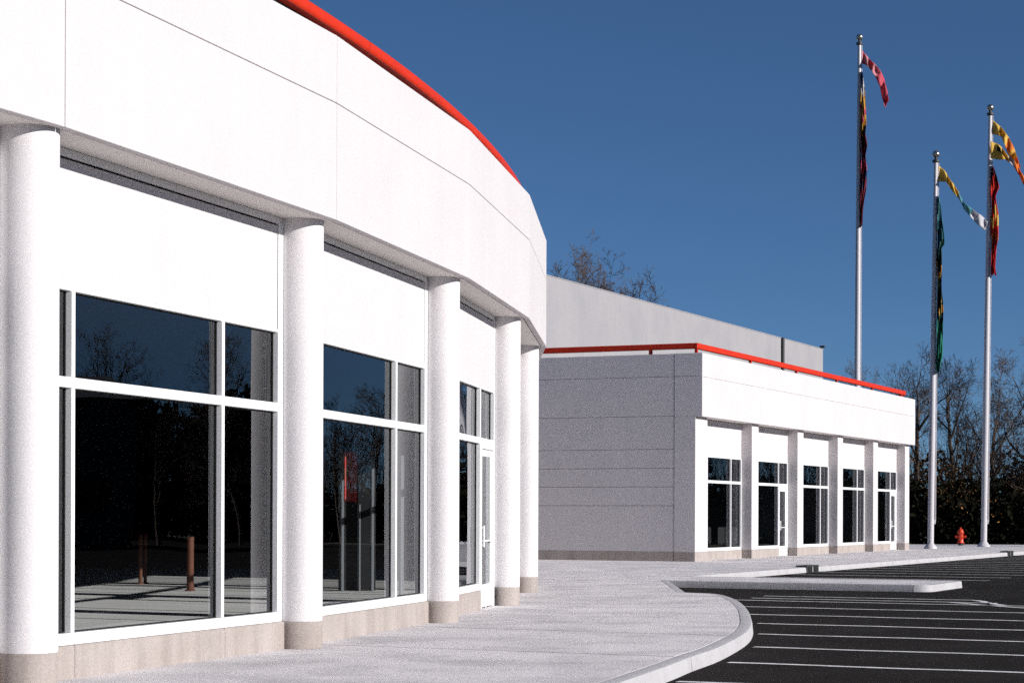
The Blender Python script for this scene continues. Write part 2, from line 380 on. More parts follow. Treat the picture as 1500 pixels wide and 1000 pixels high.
# ------------------------------------------------------------------ window wall of one bay (shared by both buildings)
def glazing(fr, root, U, wv, door=False, door_side=1, z0=Z_SILL):
    """U = (left end, mullion, mullion, right end) along the wall; wv = face of the wall"""
    uL, m1, m2, uR = U; hw = 0.028
    f = MB(); d0, d1 = wv - 0.11, wv + 0.015
    f.box(fr, uL, uL + .06, d0, d1, Z_BASE, Z_HEAD); f.box(fr, uR - .06, uR, d0, d1, Z_BASE, Z_HEAD)       # jambs
    u_d0, u_d1 = m2 + hw, uR - .06
    if door:
        f.box(fr, uL + .06, m2 + hw, d0, d1 + .01, Z_BASE, z0)                                              # sill stops at the door
    else:
        f.box(fr, uL + .06, uR - .06, d0, d1 + .01, Z_BASE, z0)
    f.box(fr, uL + .06, uR - .06, d0, d1 - .003, Z_HEAD - .03, Z_HEAD)                                      # head
    f.box(fr, uL + .06, uR - .06, d0 + .01, d1 + .004, Z_TRAN - .045, Z_TRAN + .045)                         # transom
    for mm in (m1, m2):
        f.box(fr, mm - hw, mm + hw, d0, d1 + .002, z0, Z_TRAN - .045); f.box(fr, mm - hw, mm + hw, d0, d1 + .002, Z_TRAN + .045, Z_HEAD - .03)
    win = part('window', f, 'white_aluminium', root, bevel=.004)
    gv = wv - 0.055
    spans = [(uL + .06, m1 - hw), (m1 + hw, m2 - hw), (m2 + hw, uR - .06)]
    k = 0
    for si, (a, b) in enumerate(spans):
        for (za, zb) in ((z0, Z_TRAN - .045), (Z_TRAN + .045, Z_HEAD - .03)):
            if door and si == 2 and za == z0: continue
            # each pane hangs a hair out of true, as real glazing does
            k += 1; tw = 0.0018 * math.sin(k * 2.3 + uL + fr.o.y); tl = 0.0015 * math.cos(k * 1.7 + fr.o.x)
            vs = [fr.p(a, gv - tw - tl, za), fr.p(b, gv + tw - tl, za), fr.p(b, gv + tw + tl, zb), fr.p(a, gv - tw + tl, zb)]
            part('pane', MB().add(vs, [(0, 1, 2, 3)]), 'window_glass', win)
            # black gasket lines round the pane
            gk = MB()
            gk.box(fr, a, a + .012, gv - .01, gv + .012, za + .012, zb - .012); gk.box(fr, b - .012, b, gv - .01, gv + .012, za + .012, zb - .012)
            gk.box(fr, a, b, gv - .01, gv + .012, za, za + .012); gk.box(fr, a, b, gv - .01, gv + .012, zb - .012, zb)
            part('gasket', gk, 'black_gap', win)
    if door:
        D = MB(); a, b = u_d0 + .004, u_d1 - .004; zt = Z_TRAN - .05
        D.box(fr, a, a + .05, d0 + .01, d1 + .012, 0.005, zt); D.box(fr, b - .05, b, d0 + .01, d1 + .012, 0.005, zt)         # outer frame
        D.box(fr, a + .05, b - .05, d0 + .01, d1 + .012, zt - .06, zt)
        D.box(fr, a + .05, a + .15, wv - .06, wv - .012, 0.02, zt - .06); D.box(fr, b - .15, b - .05, wv - .06, wv - .012, 0.02, zt - .06)   # stiles
        D.box(fr, a + .15, b - .15, wv - .06, wv - .012, 0.02, 0.36); D.box(fr, a + .15, b - .15, wv - .06, wv - .012, zt - .17, zt - .06)
        dr = part('door', D, 'white_aluminium', root, bevel=.004)
        vs = [fr.p(a + .15, wv - .036, .36), fr.p(b - .15, wv - .036, .36), fr.p(b - .15, wv - .036, zt - .17), fr.p(a + .15, wv - .036, zt - .17)]
        part('pane', MB().add(vs, [(0, 1, 2, 3)]), 'window_glass', dr)
        H = MB(); hu = a + .10
        p0, p1 = fr.p(hu, wv + .05, .93), fr.p(hu, wv + .05, 1.25)
        H.tube(p0, p1, .014, .014, 8); H.tube(fr.p(hu, wv - .012, .96), fr.p(hu, wv + .05, .96), .012, .012, 6); H.tube(fr.p(hu, wv - .012, 1.22), fr.p(hu, wv + .05, 1.22), .012, .012, 6)
        H.tube(fr.p(a + .13, wv + .035, 1.02), fr.p(b - .13, wv + .035, 1.02), .014, .014, 8)
        H.tube(fr.p(b - .13, wv - .012, 1.02), fr.p(b - .13, wv + .035, 1.02), .012, .012, 6); H.tube(fr.p(a + .13, wv - .012, 1.02), fr.p(a + .13, wv + .035, 1.02), .012, .012, 6)
        part('handle', H, 'white_aluminium', dr, smooth=True)
    return win

# ------------------------------------------------------------------ curved showroom building
B1 = empty('curved_building', (VX[2].x - 1, VX[2].y, 0), 'white curved showroom with round columns, ribbon fascia and red roof rail in the foreground', 'building')
col_prof = [(0.243, 0.0), (0.243, Z_BASE - .004)]
colbase_me = MB().lathe([(0.243, 0.0), (0.243, Z_BASE - .012), (0.235, Z_BASE - .004)], 48).mesh('column_base', 'tan_stone', True)
col_me = MB().lathe([(0.239, Z_BASE - .004), (0.243, Z_BASE + .008), (0.243, Z_SOF - .02), (0.243, Z_SOF + .01)], 48).mesh('column', 'column_paint', True)
for i in range(FIRST, LAST + 1):
    p = ringp(i, -0.376 + {1: .035, 2: -.03}.get(i, 0)); M = Matrix.Translation((p.x, p.y, 0))
    c = obj('column', col_me, B1, M); obj('column_base', colbase_me, c, M)
for i in range(FIRST, LAST):
    fr = Frame(VX[i], chord(i)); gp = 0.005
    def strip(v0, v1, z0, z1, name, m, bevel=0.0, gap=0.0, par=B1):
        """mitred block along the facet"""
        pts = []
        for (j, s_) in ((i, 1), (i + 1, -1)):
            for v in ((v1, v0) if s_ == 1 else (v0, v1)):
                q = ringp(j, v) + chord(i) * (gap * s_); pts.append((q.x, q.y))
        pts = [pts[1], pts[0], pts[3], pts[2]]
        return part(name, MB().prism(pts, z0, z1), m, par, bevel)
    # fascia: two courses of panels with open joints, a dark backing behind them
    strip(-.09, 0, Z_SOF, Z_MID - .004, 'fascia_panel', 'stucco', .004, gp if i <= 2 else .0028)
    strip(-.09, 0, Z_MID + .004, Z_TOP, 'fascia_panel', 'stucco', .004, gp if i <= 2 else .0028)
    strip(-.30, -.092, Z_SOF + .012, Z_TOP - .03, 'fascia_backing', 'joint')
    strip(-.30, -.09, Z_TOP - .03, Z_TOP - .002, 'parapet_cap', 'stucco')
    # soffit: lip, open groove, inner board
    strip(-.42 - .26, -.104, Z_SOF + .004, Z_SOF + .05, 'soffit_panel', 'soffit_bounce', 0, .003)
    # wall panel above the glass, black reveal line round it
    uL, uR = 0.02, S - 0.02
    wp = MB().box(fr, .30, S - .387, WV - .12, WV, Z_HEAD + .002, Z_WTOP - .02)
    part('wall_panel', wp, 'stucco', B1, bevel=.004)
    sh = MB().box(fr, uL, .28, WV - .12, WV + .001, Z_BASE, Z_SOF); sh.box(fr, S - .365, uR, WV - .12, WV + .001, Z_BASE, Z_SOF)
    sh.box(fr, .28, S - .365, WV - .12, WV + .001, Z_WTOP, Z_SOF)
    part('wall_frame', sh, 'white_aluminium', B1)
    rv = MB().box(fr, .28, S - .365, WV - .11, WV - .025, Z_HEAD, Z_WTOP)
    part('reveal', rv, 'black_gap', B1)
    is_door = i == 3
    m1, m2 = 0.95, 3.76
    glazing(fr, B1, (.28, m1, m2, S - .33), WV, door=is_door)
    # base stones with open joints under the mullions
    cuts = [.02, m1 + .02, m2 + .03, S - .02]
    for a, b in zip(cuts[:-1], cuts[1:]):
        if is_door and a > 3: b = m2 + .06; continue
        st = MB().box(fr, a + .006, b - .006, WV - .10, WV + .03, -.02, Z_BASE - .004); part('base_stone', st, 'tan_stone', B1, bevel=.012)
    part('reveal', MB().box(fr, .02, (m2 + .04) if is_door else S - .02, WV - .11, WV - .03, -.02, Z_BASE - .004), 'black_gap', B1)

# red roof rail: a smooth round band on short posts, set back from the parapet
RV = -0.26
ang = {i: math.atan2(VX[i].y - CEN.y, VX[i].x - CEN.x) for i in VX}
NA = 140; dz = -.235
prof = [(-.04, 6.87), (0.0, 6.872), (0.022, 6.884), (0.033, 6.91), (0.035, 6.97), (0.02, 7.0), (-.01, 7.025), (-.05, 7.035), (-.14, 7.03), (-.16, 7.0), (-.16, 6.89), (-.14, 6.87)]
prof = [(a_, b_ + dz) for a_, b_ in prof]; rail_o = None; m = len(prof)
for i in range(FIRST, LAST):
    rings = []; sub = 16; e0 = .004 / RAD
    for k in range(sub + 1):
        a = ang[i] + e0 + (ang[i + 1] - ang[i] - 2 * e0) * k / sub + R(PH) * .31; d = Vector((math.cos(a), math.sin(a)))
        rings.append([(*(CEN + d * (RAD + RV + pv)), pz) for pv, pz in prof])
    mb = MB().add([p for r_ in rings for p in r_], [(j * m + k, (j + 1) * m + k, (j + 1) * m + (k + 1) % m, j * m + (k + 1) % m) for j in range(sub) for k in range(m)])
    o = part('roof_rail' if rail_o is None else 'rail_section', mb, 'red_paint', B1 if rail_o is None else rail_o, smooth=True); rail_o = rail_o or o
pl = MB(); rings = [[(*(CEN + Vector((math.cos(a), math.sin(a))) * (RAD + RV + pv)), pz) for pv, pz in ((-.07, 5.95), (-.07, 6.634), (-.12, 6.634), (-.12, 5.95))] for a in [ang[FIRST] + (ang[LAST] - ang[FIRST]) * k / NA for k in range(NA + 1)]]
pl.add([p for r_ in rings for p in r_], [(j * 4 + k, (j + 1) * 4 + k, (j + 1) * 4 + (k + 1) % 4, j * 4 + (k + 1) % 4) for j in range(NA) for k in range(4)])
part('rail_plinth', pl, 'dark_iron', rail_o)
for k in range(1, 2 * (LAST - FIRST)):
    a = ang[FIRST] + (ang[LAST] - ang[FIRST]) * k / (2 * (LAST - FIRST)); d = Vector((math.cos(a), math.sin(a))); q = CEN + d * (RAD + RV - .18)
    part('rail_post', MB().box(Frame(q, (-d.y, d.x)), -.04, .04, -.04, .04, 5.95, 6.60), 'red_paint', rail_o)

# roof, ceiling, floor and inner walls of the hall
hall = [ringp(i, WV - .125) for i in range(FIRST, LAST + 1)] + [Vector((-9, 70)), Vector((-40, 62)), Vector((-40, -2))]
hp = [(p.x, p.y) for p in hall]
roofp = [(q.x, q.y) for q in [ringp(i, -.302) for i in range(FIRST, LAST + 1)]] + hp[-3:]
part('roof', MB().prism(roofp, 5.75, 5.95), 'roofing', B1)
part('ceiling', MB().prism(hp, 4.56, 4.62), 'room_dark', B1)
part('room_floor', MB().prism(hp, -.05, 0.004), 'room_floor', B1)
for a, b in ((hall[LAST - FIRST], hall[-3]), (hall[-3], hall[-2]), (hall[-2], hall[-1]), (hall[-1], hall[0])):
    L = (b - a).length; fr = Frame(a, b - a)
    part('outer_wall', MB().box(fr, 0.01, L - .01, 0.003, .2, -.1, Z_TOP - .3), 'stucco', B1)
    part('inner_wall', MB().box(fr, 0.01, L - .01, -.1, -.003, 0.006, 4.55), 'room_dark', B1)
# posts and partitions standing inside, seen through the glass
def inside(px, Y): return Vector(((px - 750) * Y / 3000, Y))
for px, Y, r_ in ((206, 41, .04), (213, 41.2, .035), (279, 37.5, .065)):
    q = inside(px, Y); part('inner_post', MB().lathe([(r_ + .03, 0.005), (r_ + .03, .03), (r_, .04), (r_, .98), (r_ * .9, 1.0)], 16, (q.x, q.y, 0)), 'primer_red', B1, smooth=True)
for px, Y, z1, wdt in ((501, 37.8, 2.5, .05), (526, 37.8, 1.6, .03), (545, 37.8, 2.4, .05), (588, 36, 2.45, .06)):
    q = inside(px, Y); part('partition_stud', MB().box(Frame(q, (0.9, 0.4)), -wdt / 2, wdt / 2, -.05, .05, 0.005, z1), 'room_grey', B1)
for px0, px1, Y, zb in ((496, 550, 38, 2.6),):
    a, b = inside(px0, Y), inside(px1, Y)
    part('partition', MB().box(Frame(a, b - a), 0, (b - a).length, -.08, 0, 0.005, zb), 'room_dark', B1)
a = inside(505, 33)
pst = MB().box(Frame(a, (.6, .8)), 0, .30, -.02, 0, 1.62, 2.42)
tag(part('poster', pst, 'poster_red'), 'narrow red poster hanging inside behind the second curved window bay', 'poster')

# ------------------------------------------------------------------ far wing
B2 = empty('flat_wing_building', (FW.x, FW.y, 0), 'straight white far wing with square piers, grey shaded end wall and red roof rail', 'building')
PIER = [(0.0, 1.12)] + [(5.60 + 5.24 * k, 5.60 + 5.24 * k + (.72 if k < 4 else .74)) for k in range(5)]
RC = -0.37    # recess of the window wall
for k, (a, b) in enumerate(PIER):
    dark = 0
    pb = part('pier', MB().box(FF, a + (.002 if k else 0.0), b, RC - .12, 0, Z_BASE + .002, Z_SOF - .002), 'stucco', B2, bevel=.006)
    part('pier_base', MB().box(FF, a - .001, b + .001, RC - .12, .004, -.02, Z_BASE), 'tan_stone', pb, bevel=.006)
for k in range(5):
    uL, uR = PIER[k][1] + .002, PIER[k + 1][0] - .002
    part('wall_panel', MB().box(FF, uL, uR, RC - .12, RC, Z_HEAD + .004, Z_SOF - .004), 'stucco', B2, bevel=.004)
    dr = k in (1, 4)
    m1, m2 = uL + 1.02, uR - 1.10
    glazing(FF, B2, (uL + .01, m1, m2, uR - .01), RC, door=dr)
    part('base_stone', MB().box(FF, uL, m2 if dr else uR, RC - .10, RC + .03, -.02, Z_BASE - .004), 'tan_stone', B2, bevel=.01)
# soffit, fascia panels with joints
part('soffit_panel', MB().box(FF, .02, FLEN - .02, -.6, .10, Z_SOF + .006, Z_SOF + .05), 'soffit_bounce', B2)
part('fascia_backing', MB().box(FF, .03, FLEN + .01, -.6, .118, Z_SOF + .055, Z_TOP - .03), 'joint', B2)
fc = [0.0] + [PIER[k][0] + .36 for k in range(1, 5)] + [FLEN + .12]
FO = 0.22
for a, b in zip(fc[:-1], fc[1:]):
    part('fascia_panel', MB().box(FF, a + .004, b - .004, .12, FO, Z_SOF, Z_MID - .003), 'stucco', B2, bevel=.004)
    part('fascia_panel', MB().box(FF, a + .004, b - .004, .12, FO, Z_MID + .003, Z_TOP + .03), 'stucco', B2, bevel=.004)
# grey shaded end wall: courses of panels with recessed joints
EF = Frame(FW - DN * 13.0, DN)       # u runs towards the front corner (u = 13 there), v faces the camera
DEP = 13.0
part('wall_backing', MB().box(EF, 0.05, DEP - .13, -.3, -.05, 0, Z_TOP - .05), 'joint', B2)
rows = [(Z_BASE + .003, 1.73), (1.73, 2.32), (2.32, 2.90), (2.90, 3.49), (3.49, 4.52)]
jg = .006
for (a, b) in ((0.0, 5.2), (5.2, DEP - .70)):
    for z0, z1 in rows:
        part('end_panel', MB().box(EF, a + jg, b - jg, -.05, .0, z0 + jg, z1 - jg), 'stucco', B2, bevel=.004)
    part('end_base', MB().box(EF, a + jg, b - jg, -.05, .004, -.02, Z_BASE), 'tan_stone', B2, bevel=.006)
    for z0, z1 in ((4.52, 5.75), (5.75, Z_TOP + .03)):
        part('end_panel', MB().box(EF, a + jg, b - jg, -.05, .0, z0 + jg, z1 - jg), 'stucco', B2, bevel=.004)
part('end_panel', MB().box(EF, DEP - .70 + jg, DEP - .003, -.05, .003, Z_BASE + .003, 4.49), 'stucco', B2, bevel=.004)
part('end_base', MB().box(EF, DEP - .70 + jg, DEP - .003, -.05, .007, -.02, Z_BASE), 'tan_stone', B2, bevel=.006)
for z0, z1 in ((4.50, 5.75), (5.75, Z_TOP + .03)):
    part('end_panel', MB().box(EF, DEP - .70 + jg, DEP + FO - .002, -.05, .003, z0 + (jg if z0 > 5 else 0), z1 - (jg if z0 < 5 else 0)), 'stucco', B2, bevel=.004)
# back, right end, roof, floor
part('side_wall', MB().box(FF, FLEN - .02, FLEN + .10, -DEP, -.02 + RC, -.02, Z_TOP - .02), 'stucco', B2)
part('side_wall', MB().box(FF, .05, FLEN - .03, -DEP, -DEP + .2, -.02, Z_TOP - .02), 'stucco', B2)
part('roof', MB().box(FF, .31, FLEN - .03, -DEP + .21, -.61, 5.7, 5.9), 'roofing', B2)
part('room_floor', MB().box(FF, .31, FLEN - .03, -DEP + .21, RC - .125, -.05, .004), 'room_grey', B2)
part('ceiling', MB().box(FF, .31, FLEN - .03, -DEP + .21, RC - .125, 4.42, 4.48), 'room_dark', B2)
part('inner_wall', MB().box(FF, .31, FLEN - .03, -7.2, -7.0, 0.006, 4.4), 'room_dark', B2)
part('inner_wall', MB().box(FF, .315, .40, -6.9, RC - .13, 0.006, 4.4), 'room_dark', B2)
part('inner_wall', MB().box(FF, FLEN - .12, FLEN - .035, -6.9, RC - .13, 0.006, 4.4), 'room_grey', B2)
# red rail on posts
RS = -0.02
rl = MB()
c0 = .22; zr0, zr1 = Z_TOP + .18, Z_TOP + .36
rl.box(FF, c0, FLEN - .55, RS - .12, RS, zr0, zr1); rl.box(FF, c0 + .001, c0 + .121, -DEP + .3, RS - .122, zr0, zr1)
r2 = part('roof_rail', rl, 'red_paint', B2, bevel=.015)
for k in range(6):
    u = (c0 + .06) if k == 0 else (.3 + 5.24 * k + .1); u = min(u, FLEN - 1.2)
    part('rail_post', MB().box(FF, u - .05, u + .05, RS - .10, RS - .02, Z_TOP - .3, zr0), 'red_paint', r2)
for s_ in (1.6, 5.5, 9.5):
    part('rail_post', MB().box(FF, c0 + .02, c0 + .10, -s_ - .05, -s_ + .05, Z_TOP - .3, zr0), 'red_paint', r2)
part('rail_post', MB().box(FF, FLEN - 1.15, FLEN - .62, RS - .5, RS - .10, zr0 - .06, zr0 - .01), 'red_paint', r2)

# ------------------------------------------------------------------ tall hall behind the wing
TB = FW - DN * 30.0
TF = Frame(TB, DC)
B3 = empty('tall_hall_building', (TB.x, TB.y, 0), 'tall pale grey windowless block rising behind the far wing', 'building')
t_end = 117.6; zt = 16.33
cuts = [48, 58, 68, 78, 88, 98, 105.2, t_end]
for a, b in zip(cuts[:-1], cuts[1:]):
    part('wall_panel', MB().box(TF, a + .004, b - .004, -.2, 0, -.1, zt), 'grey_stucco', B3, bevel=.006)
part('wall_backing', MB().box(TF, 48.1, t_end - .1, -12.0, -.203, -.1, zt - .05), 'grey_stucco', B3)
part('coping', MB().box(TF, 48, t_end, -.25, .03, zt + .003, zt + .06), 'grey_stucco', B3)
part('upright_tube', MB().tube(TF.p(105.2, .15, 0), TF.p(105.2, .15, zt + .06), .14, .14, 10), 'dark_iron', B3, smooth=True)  # dark upright tube just off the wall, ground to roof edge
part('flood_lamp', MB().box(TF, t_end - .5, t_end - .1, -.15, .25, zt + .12, zt + .3).tube(TF.p(t_end - .3, -.05, zt), TF.p(t_end - .3, -.05, zt + .14), .04, .04, 6), 'dark_iron', B3)

# ------------------------------------------------------------------ flagpoles
def flagpole(px0, py0, px1, py1, Y, r0, r1, label, z_base=0.0):
    top = at(px1, py1, Y); base = at(px0, py0, Y); base.z = z_base
    root = empty('flagpole', base, label, 'flagpole', 'flagpoles beside the far wing')
    ax = (top - base); L = ax.length; ax.normalize(); q = Vector((0, 0, 1)).rotation_difference(ax)
    part('pole', MB().lathe([(r0, 0.0), (r0 * .99, L * .3), (r0 * .82, L * .65), (r1, L - .02)], 20, base, ax), 'pole_metal', root, smooth=True)
    part('base_collar', MB().lathe([(r0 * 2.1, 0.002), (r0 * 2.1, .06), (r0 * 1.5, .16), (r0 * 1.05, .24)], 20, base, ax), 'pole_metal', root, smooth=True)
    tp = base + ax * (L - .02)
    part('truck', MB().lathe([(r1 * .9, 0), (r1 * 1.9, .03), (r1 * 1.9, .12), (r1 * .8, .16), (r1 * .8, .26)], 16, tp, ax), 'dark_iron', root, smooth=True)
    bp = [(0.001, 0.0)] + [(.165 * math.sin(math.pi * k / 12), .165 - .165 * math.cos(math.pi * k / 12)) for k in range(1, 12)] + [(0.001, .33)]
    part('ball', MB().lathe(bp, 20, tp + ax * .22, ax), 'ball_metal', root, smooth=True)
    hal = MB(); off = Vector((r0 + .03, -.04, 0)); hal.tube(base + off + ax * 1.2, tp + Vector((r1 + .02, -.04, 0)), .012, .012, 5); hal.tube(base + off + ax * 1.2 + Vector((.04, .03, 0)), tp + Vector((r1 + .05, 0, 0)), .012, .012, 5)
    hal.box(Frame((base + off + ax * 1.2).xy, (1, 0)), -.09, .03, -.03, .03, 1.1, 1.3)
    part('halyard', hal, 'cloth_white', root)
YP1, YP2, YP3 = 100.0, 91.3, 98.0
flagpole(1254, 790, 1259, 66, YP1, .145, .085, 'tallest flagpole, rising from behind the far wing roof')
flagpole(1363, 803, 1371, 238, YP2, .14, .085, 'shortest flagpole, its base on the pavement just past the far wing')
flagpole(1441, 800, 1450.5, 169, YP3, .145, .085, 'rightmost flagpole, standing to the right of the fire hydrant')

def ribbon(name, top, bot, cols, Y, amp, label, extra=None, ph=0.0):
    """flying cloth between an upper and a lower edge, rippled in depth"""
    mats = sorted(set('cloth_' + c for c in cols) | ({'cloth_black'} if extra else set())); mb = MB(); n = len(top); SUB, MM = 5, 6; rows = []
    def lerp(P, t):
        i = min(int(t), n - 2); f = t - i
        return (P[i][0] + (P[i + 1][0] - P[i][0]) * f, P[i][1] + (P[i + 1][1] - P[i][1]) * f)
    N = (n - 1) * SUB
    for k in range(N + 1):
        t = k / SUB; a = lerp(top, t); b = lerp(bot, t); row = []
        for j in range(MM + 1):
            s_ = j / MM; e = min(1, t * .5)
            dy = amp * e * (math.sin(t * 1.9 + s_ * 2.6 + ph) + .5 * math.sin(t * 4.3 - s_ * 3.1 + ph))
            jit = .6 * e * math.sin(t * 3.1 + j)
            q = at(a[0] + (b[0] - a[0]) * s_ + jit * .5, a[1] + (b[1] - a[1]) * s_ + jit, Y + dy); row.append(tuple(q))
        rows.append(row)
    for k in range(N):
        seg = cols[min(k // SUB, len(cols) - 1)]
        for j in range(MM):
            c = seg
            if extra and extra[0] <= k <= extra[1] and extra[2] <= j <= extra[3]: c = 'black'
            mb.add([rows[k][j], rows[k + 1][j], rows[k + 1][j + 1], rows[k][j + 1]], [(0, 1, 2, 3)], mats.index('cloth_' + c))
    me = mb.mesh(name, mats); bm = bmesh.new(); bm.from_mesh(me); bmesh.ops.remove_doubles(bm, verts=bm.verts[:], dist=1e-4); bm.to_mesh(me); bm.free()
    me.polygons.foreach_set('use_smooth', [True] * len(me.polygons))
    o = obj(name, me); s_ = o.modifiers.new('thickness', 'SOLIDIFY'); s_.thickness = .012
    return tag(o, label, 'flag', 'flags on the flagpoles')
ribbon('streamer_flag', [(1261, 72), (1267, 79), (1273, 86), (1281, 93), (1290, 104), (1296, 118), (1300, 135), (1302, 148)],
       [(1261, 92), (1267, 95), (1272, 98), (1276, 103), (1283, 114), (1289, 128), (1293, 146), (1296, 158)],
       ['pink', 'pale_pink', 'pink', 'pale_pink', 'pink', 'pink', 'pink'], YP1, .25, 'narrow pink streamer flying from the tallest flagpole')
ribbon('pennant_flag', [(1372, 240), (1383, 249), (1390, 260), (1397, 270), (1404, 281), (1412, 297), (1425, 307), (1437, 315), (1447, 325)],
       [(1372, 266), (1386, 266), (1393, 277), (1400, 286), (1406, 293), (1412, 306), (1421, 317), (1431, 328), (1443, 338)],
       ['gold', 'gold', 'gold', 'gold', 'sky_teal', 'sky_teal', 'white', 'white'], YP2, .3, 'yellow pennant with teal and white tail flying from the shortest flagpole', ph=1.0)
ribbon('streamer_flag', [(1451, 172), (1462, 183), (1470, 190), (1478, 202), (1485, 216), (1490, 230), (1495, 244)],
       [(1451, 196), (1462, 198), (1468, 202), (1472, 214), (1477, 226), (1484, 236), (1492, 249)],
       ['gold', 'gold', 'gold', 'orange', 'yellow', 'orange'], YP3, .3, 'uppermost yellow and orange flag flying from the rightmost flagpole', ph=2.0)
ribbon('pennant_flag', [(1451, 207), (1462, 211), (1470, 219), (1477, 229), (1486, 235), (1493, 247), (1501, 261), (1504, 272)],
       [(1451, 232), (1465, 234), (1473, 234), (1479, 238), (1487, 247), (1494, 259), (1500, 272), (1503, 282)],
       ['gold', 'gold', 'gold', 'white', 'orange', 'orange', 'pale_pink'], YP3 - .3, .3, 'yellow flag with a black spot below the top flag of the rightmost flagpole', extra=(4, 6, 1, 2), ph=.5)

def drape(name, st, Y, cols, label, seed=0):
    """limp banner hanging in pleats down the pole: st = (px left, px right, py)"""
    rnd = random.Random(seed); mats = sorted(set('cloth_' + c for _, _, c in cols)); mb = MB(); MM = 16; rows = []
    y0, y1 = st[0][2], st[-1][2]; N = max(20, int((y1 - y0) / 4))
    for k in range(N + 1):
        y = y0 + (y1 - y0) * k / N
        i = max(j for j in range(len(st) - 1) if st[j][2] <= y + 1e-6); f = (y - st[i][2]) / (st[i + 1][2] - st[i][2])
        a = st[i][0] + (st[i + 1][0] - st[i][0]) * f; b = st[i][1] + (st[i + 1][1] - st[i][1]) * f
        row = []
        for j in range(MM + 1):
            s_ = j / MM
            x = a + (b - a) * (s_ + .10 * math.sin(s_ * 17 + k * .35 + seed)); dy = .16 * math.sin(s_ * 19 + seed + k * .18) + .08 * math.sin(k * .5 + s_ * 6)
            row.append(tuple(at(x, y + 2.0 * math.sin(s_ * 9 + k * .3), Y + dy)))
        rows.append(row)
    for k in range(N):
        t = (k + .5) / N
        for j in range(MM):
            s_ = (j + .5) / MM; c = cols[0][2]
            tt = t + .035 * math.sin(s_ * 8 + seed) + .02 * math.sin(s_ * 21)
            for t0, t1, cc in cols:
                if t0 <= tt < t1: c = cc
            mb.add([rows[k][j], rows[k + 1][j], rows[k + 1][j + 1], rows[k][j + 1]], [(0, 1, 2, 3)], mats.index('cloth_' + c))
    me = mb.mesh(name, mats); bm = bmesh.new(); bm.from_mesh(me); bmesh.ops.remove_doubles(bm, verts=bm.verts[:], dist=1e-4); bm.to_mesh(me); bm.free()
    me.polygons.foreach_set('use_smooth', [True] * len(me.polygons))
    o = obj(name, me); s_ = o.modifiers.new('thickness', 'SOLIDIFY'); s_.thickness = .012
    return tag(o, label, 'flag', 'flags on the flagpoles')
drape('hanging_banner', [(1261, 1264, 106), (1261, 1266, 135), (1260, 1268, 155), (1260, 1270, 175), (1260, 1267, 195), (1260, 1270, 215), (1260, 1268, 232), (1260, 1271, 250), (1260, 1268, 275), (1260, 1265, 300), (1260, 1263, 331)],
      YP1 - .15, [(0, .08, 'navy'), (.08, .17, 'white'), (.17, .26, 'yellow'), (.26, .31, 'pink'), (.31, .38, 'yellow'), (.38, .44, 'black'), (.44, .53, 'maroon'), (.53, .58, 'navy'), (.58, .66, 'pink'), (.66, .72, 'navy'), (.72, 1.1, 'maroon')],
      'limp maroon and yellow banner hanging down the tallest flagpole', 1)
drape('hanging_banner', [(1373, 1376, 288), (1373, 1379, 318), (1373, 1384, 345), (1373, 1384, 356), (1373, 1379, 362), (1373, 1380, 420), (1373, 1381, 460), (1372, 1382, 490), (1372, 1380, 520), (1372, 1375, 545)],
      YP2 - .15, [(0, .17, 'sky_teal'), (.17, .3, 'teal'), (.3, .4, 'dark_green'), (.4, .45, 'yellow'), (.45, .62, 'dark_green'), (.62, .66, 'yellow'), (.66, .72, 'dark_green'), (.72, 1.1, 'green')],
      'limp teal, dark green and yellow banner hanging down the shortest flagpole', 2)
drape('hanging_banner', [(1452, 1455, 244), (1452, 1460, 262), (1452, 1464, 276), (1452, 1459, 288), (1452, 1462, 310), (1452, 1462, 330), (1452, 1463, 350), (1452, 1459, 372), (1452, 1457, 390), (1452, 1459, 402)],
      YP3 - .15, [(0, .12, 'maroon'), (.12, .42, 'red'), (.42, .52, 'gold'), (.52, .62, 'red'), (.62, .68, 'orange'), (.68, 1.1, 'red')],
      'limp red banner with yellow band hanging down the rightmost flagpole', 3)

# ------------------------------------------------------------------ fire hydrant
h0 = Vector((22.35, 102.0, 0)); hyd = empty('fire_hydrant', h0, 'orange red fire hydrant between two flagpoles in front of dark thicket', 'hydrant')
part('standpipe', MB().lathe([(.12, 0), (.12, .12)], 16, h0), 'dark_iron', hyd, smooth=True)
part('flange', MB().lathe([(.19, .12), (.19, .16)], 16, h0), 'hydrant_red', hyd, smooth=True)
part('barrel', MB().lathe([(.15, .16), (.135, .2), (.135, .58), (.17, .60), (.17, .65), (.15, .66)], 20, h0), 'hydrant_red', hyd, smooth=True)
part('bonnet', MB().lathe([(.155, .66), (.15, .72), (.115, .79), (.06, .83), (.035, .84), (.035, .90), (.001, .905)], 20, h0), 'hydrant_red', hyd, smooth=True)
for ax in ((-1, .15, 0), (1, -.15, 0), (-.15, -1, 0)):
    z = .44 if abs(ax[0]) > .5 else .38; r_ = .07 if abs(ax[0]) > .5 else .09
    part('nozzle', MB().lathe([(r_ * .8, .08), (r_ * .8, .19), (r_ * 1.15, .195), (r_ * 1.15, .25), (r_ * .4, .255), (r_ * .4, .29), (.001, .292)], 14, h0 + Vector((0, 0, z)), ax), 'hydrant_red', hyd, smooth=True)

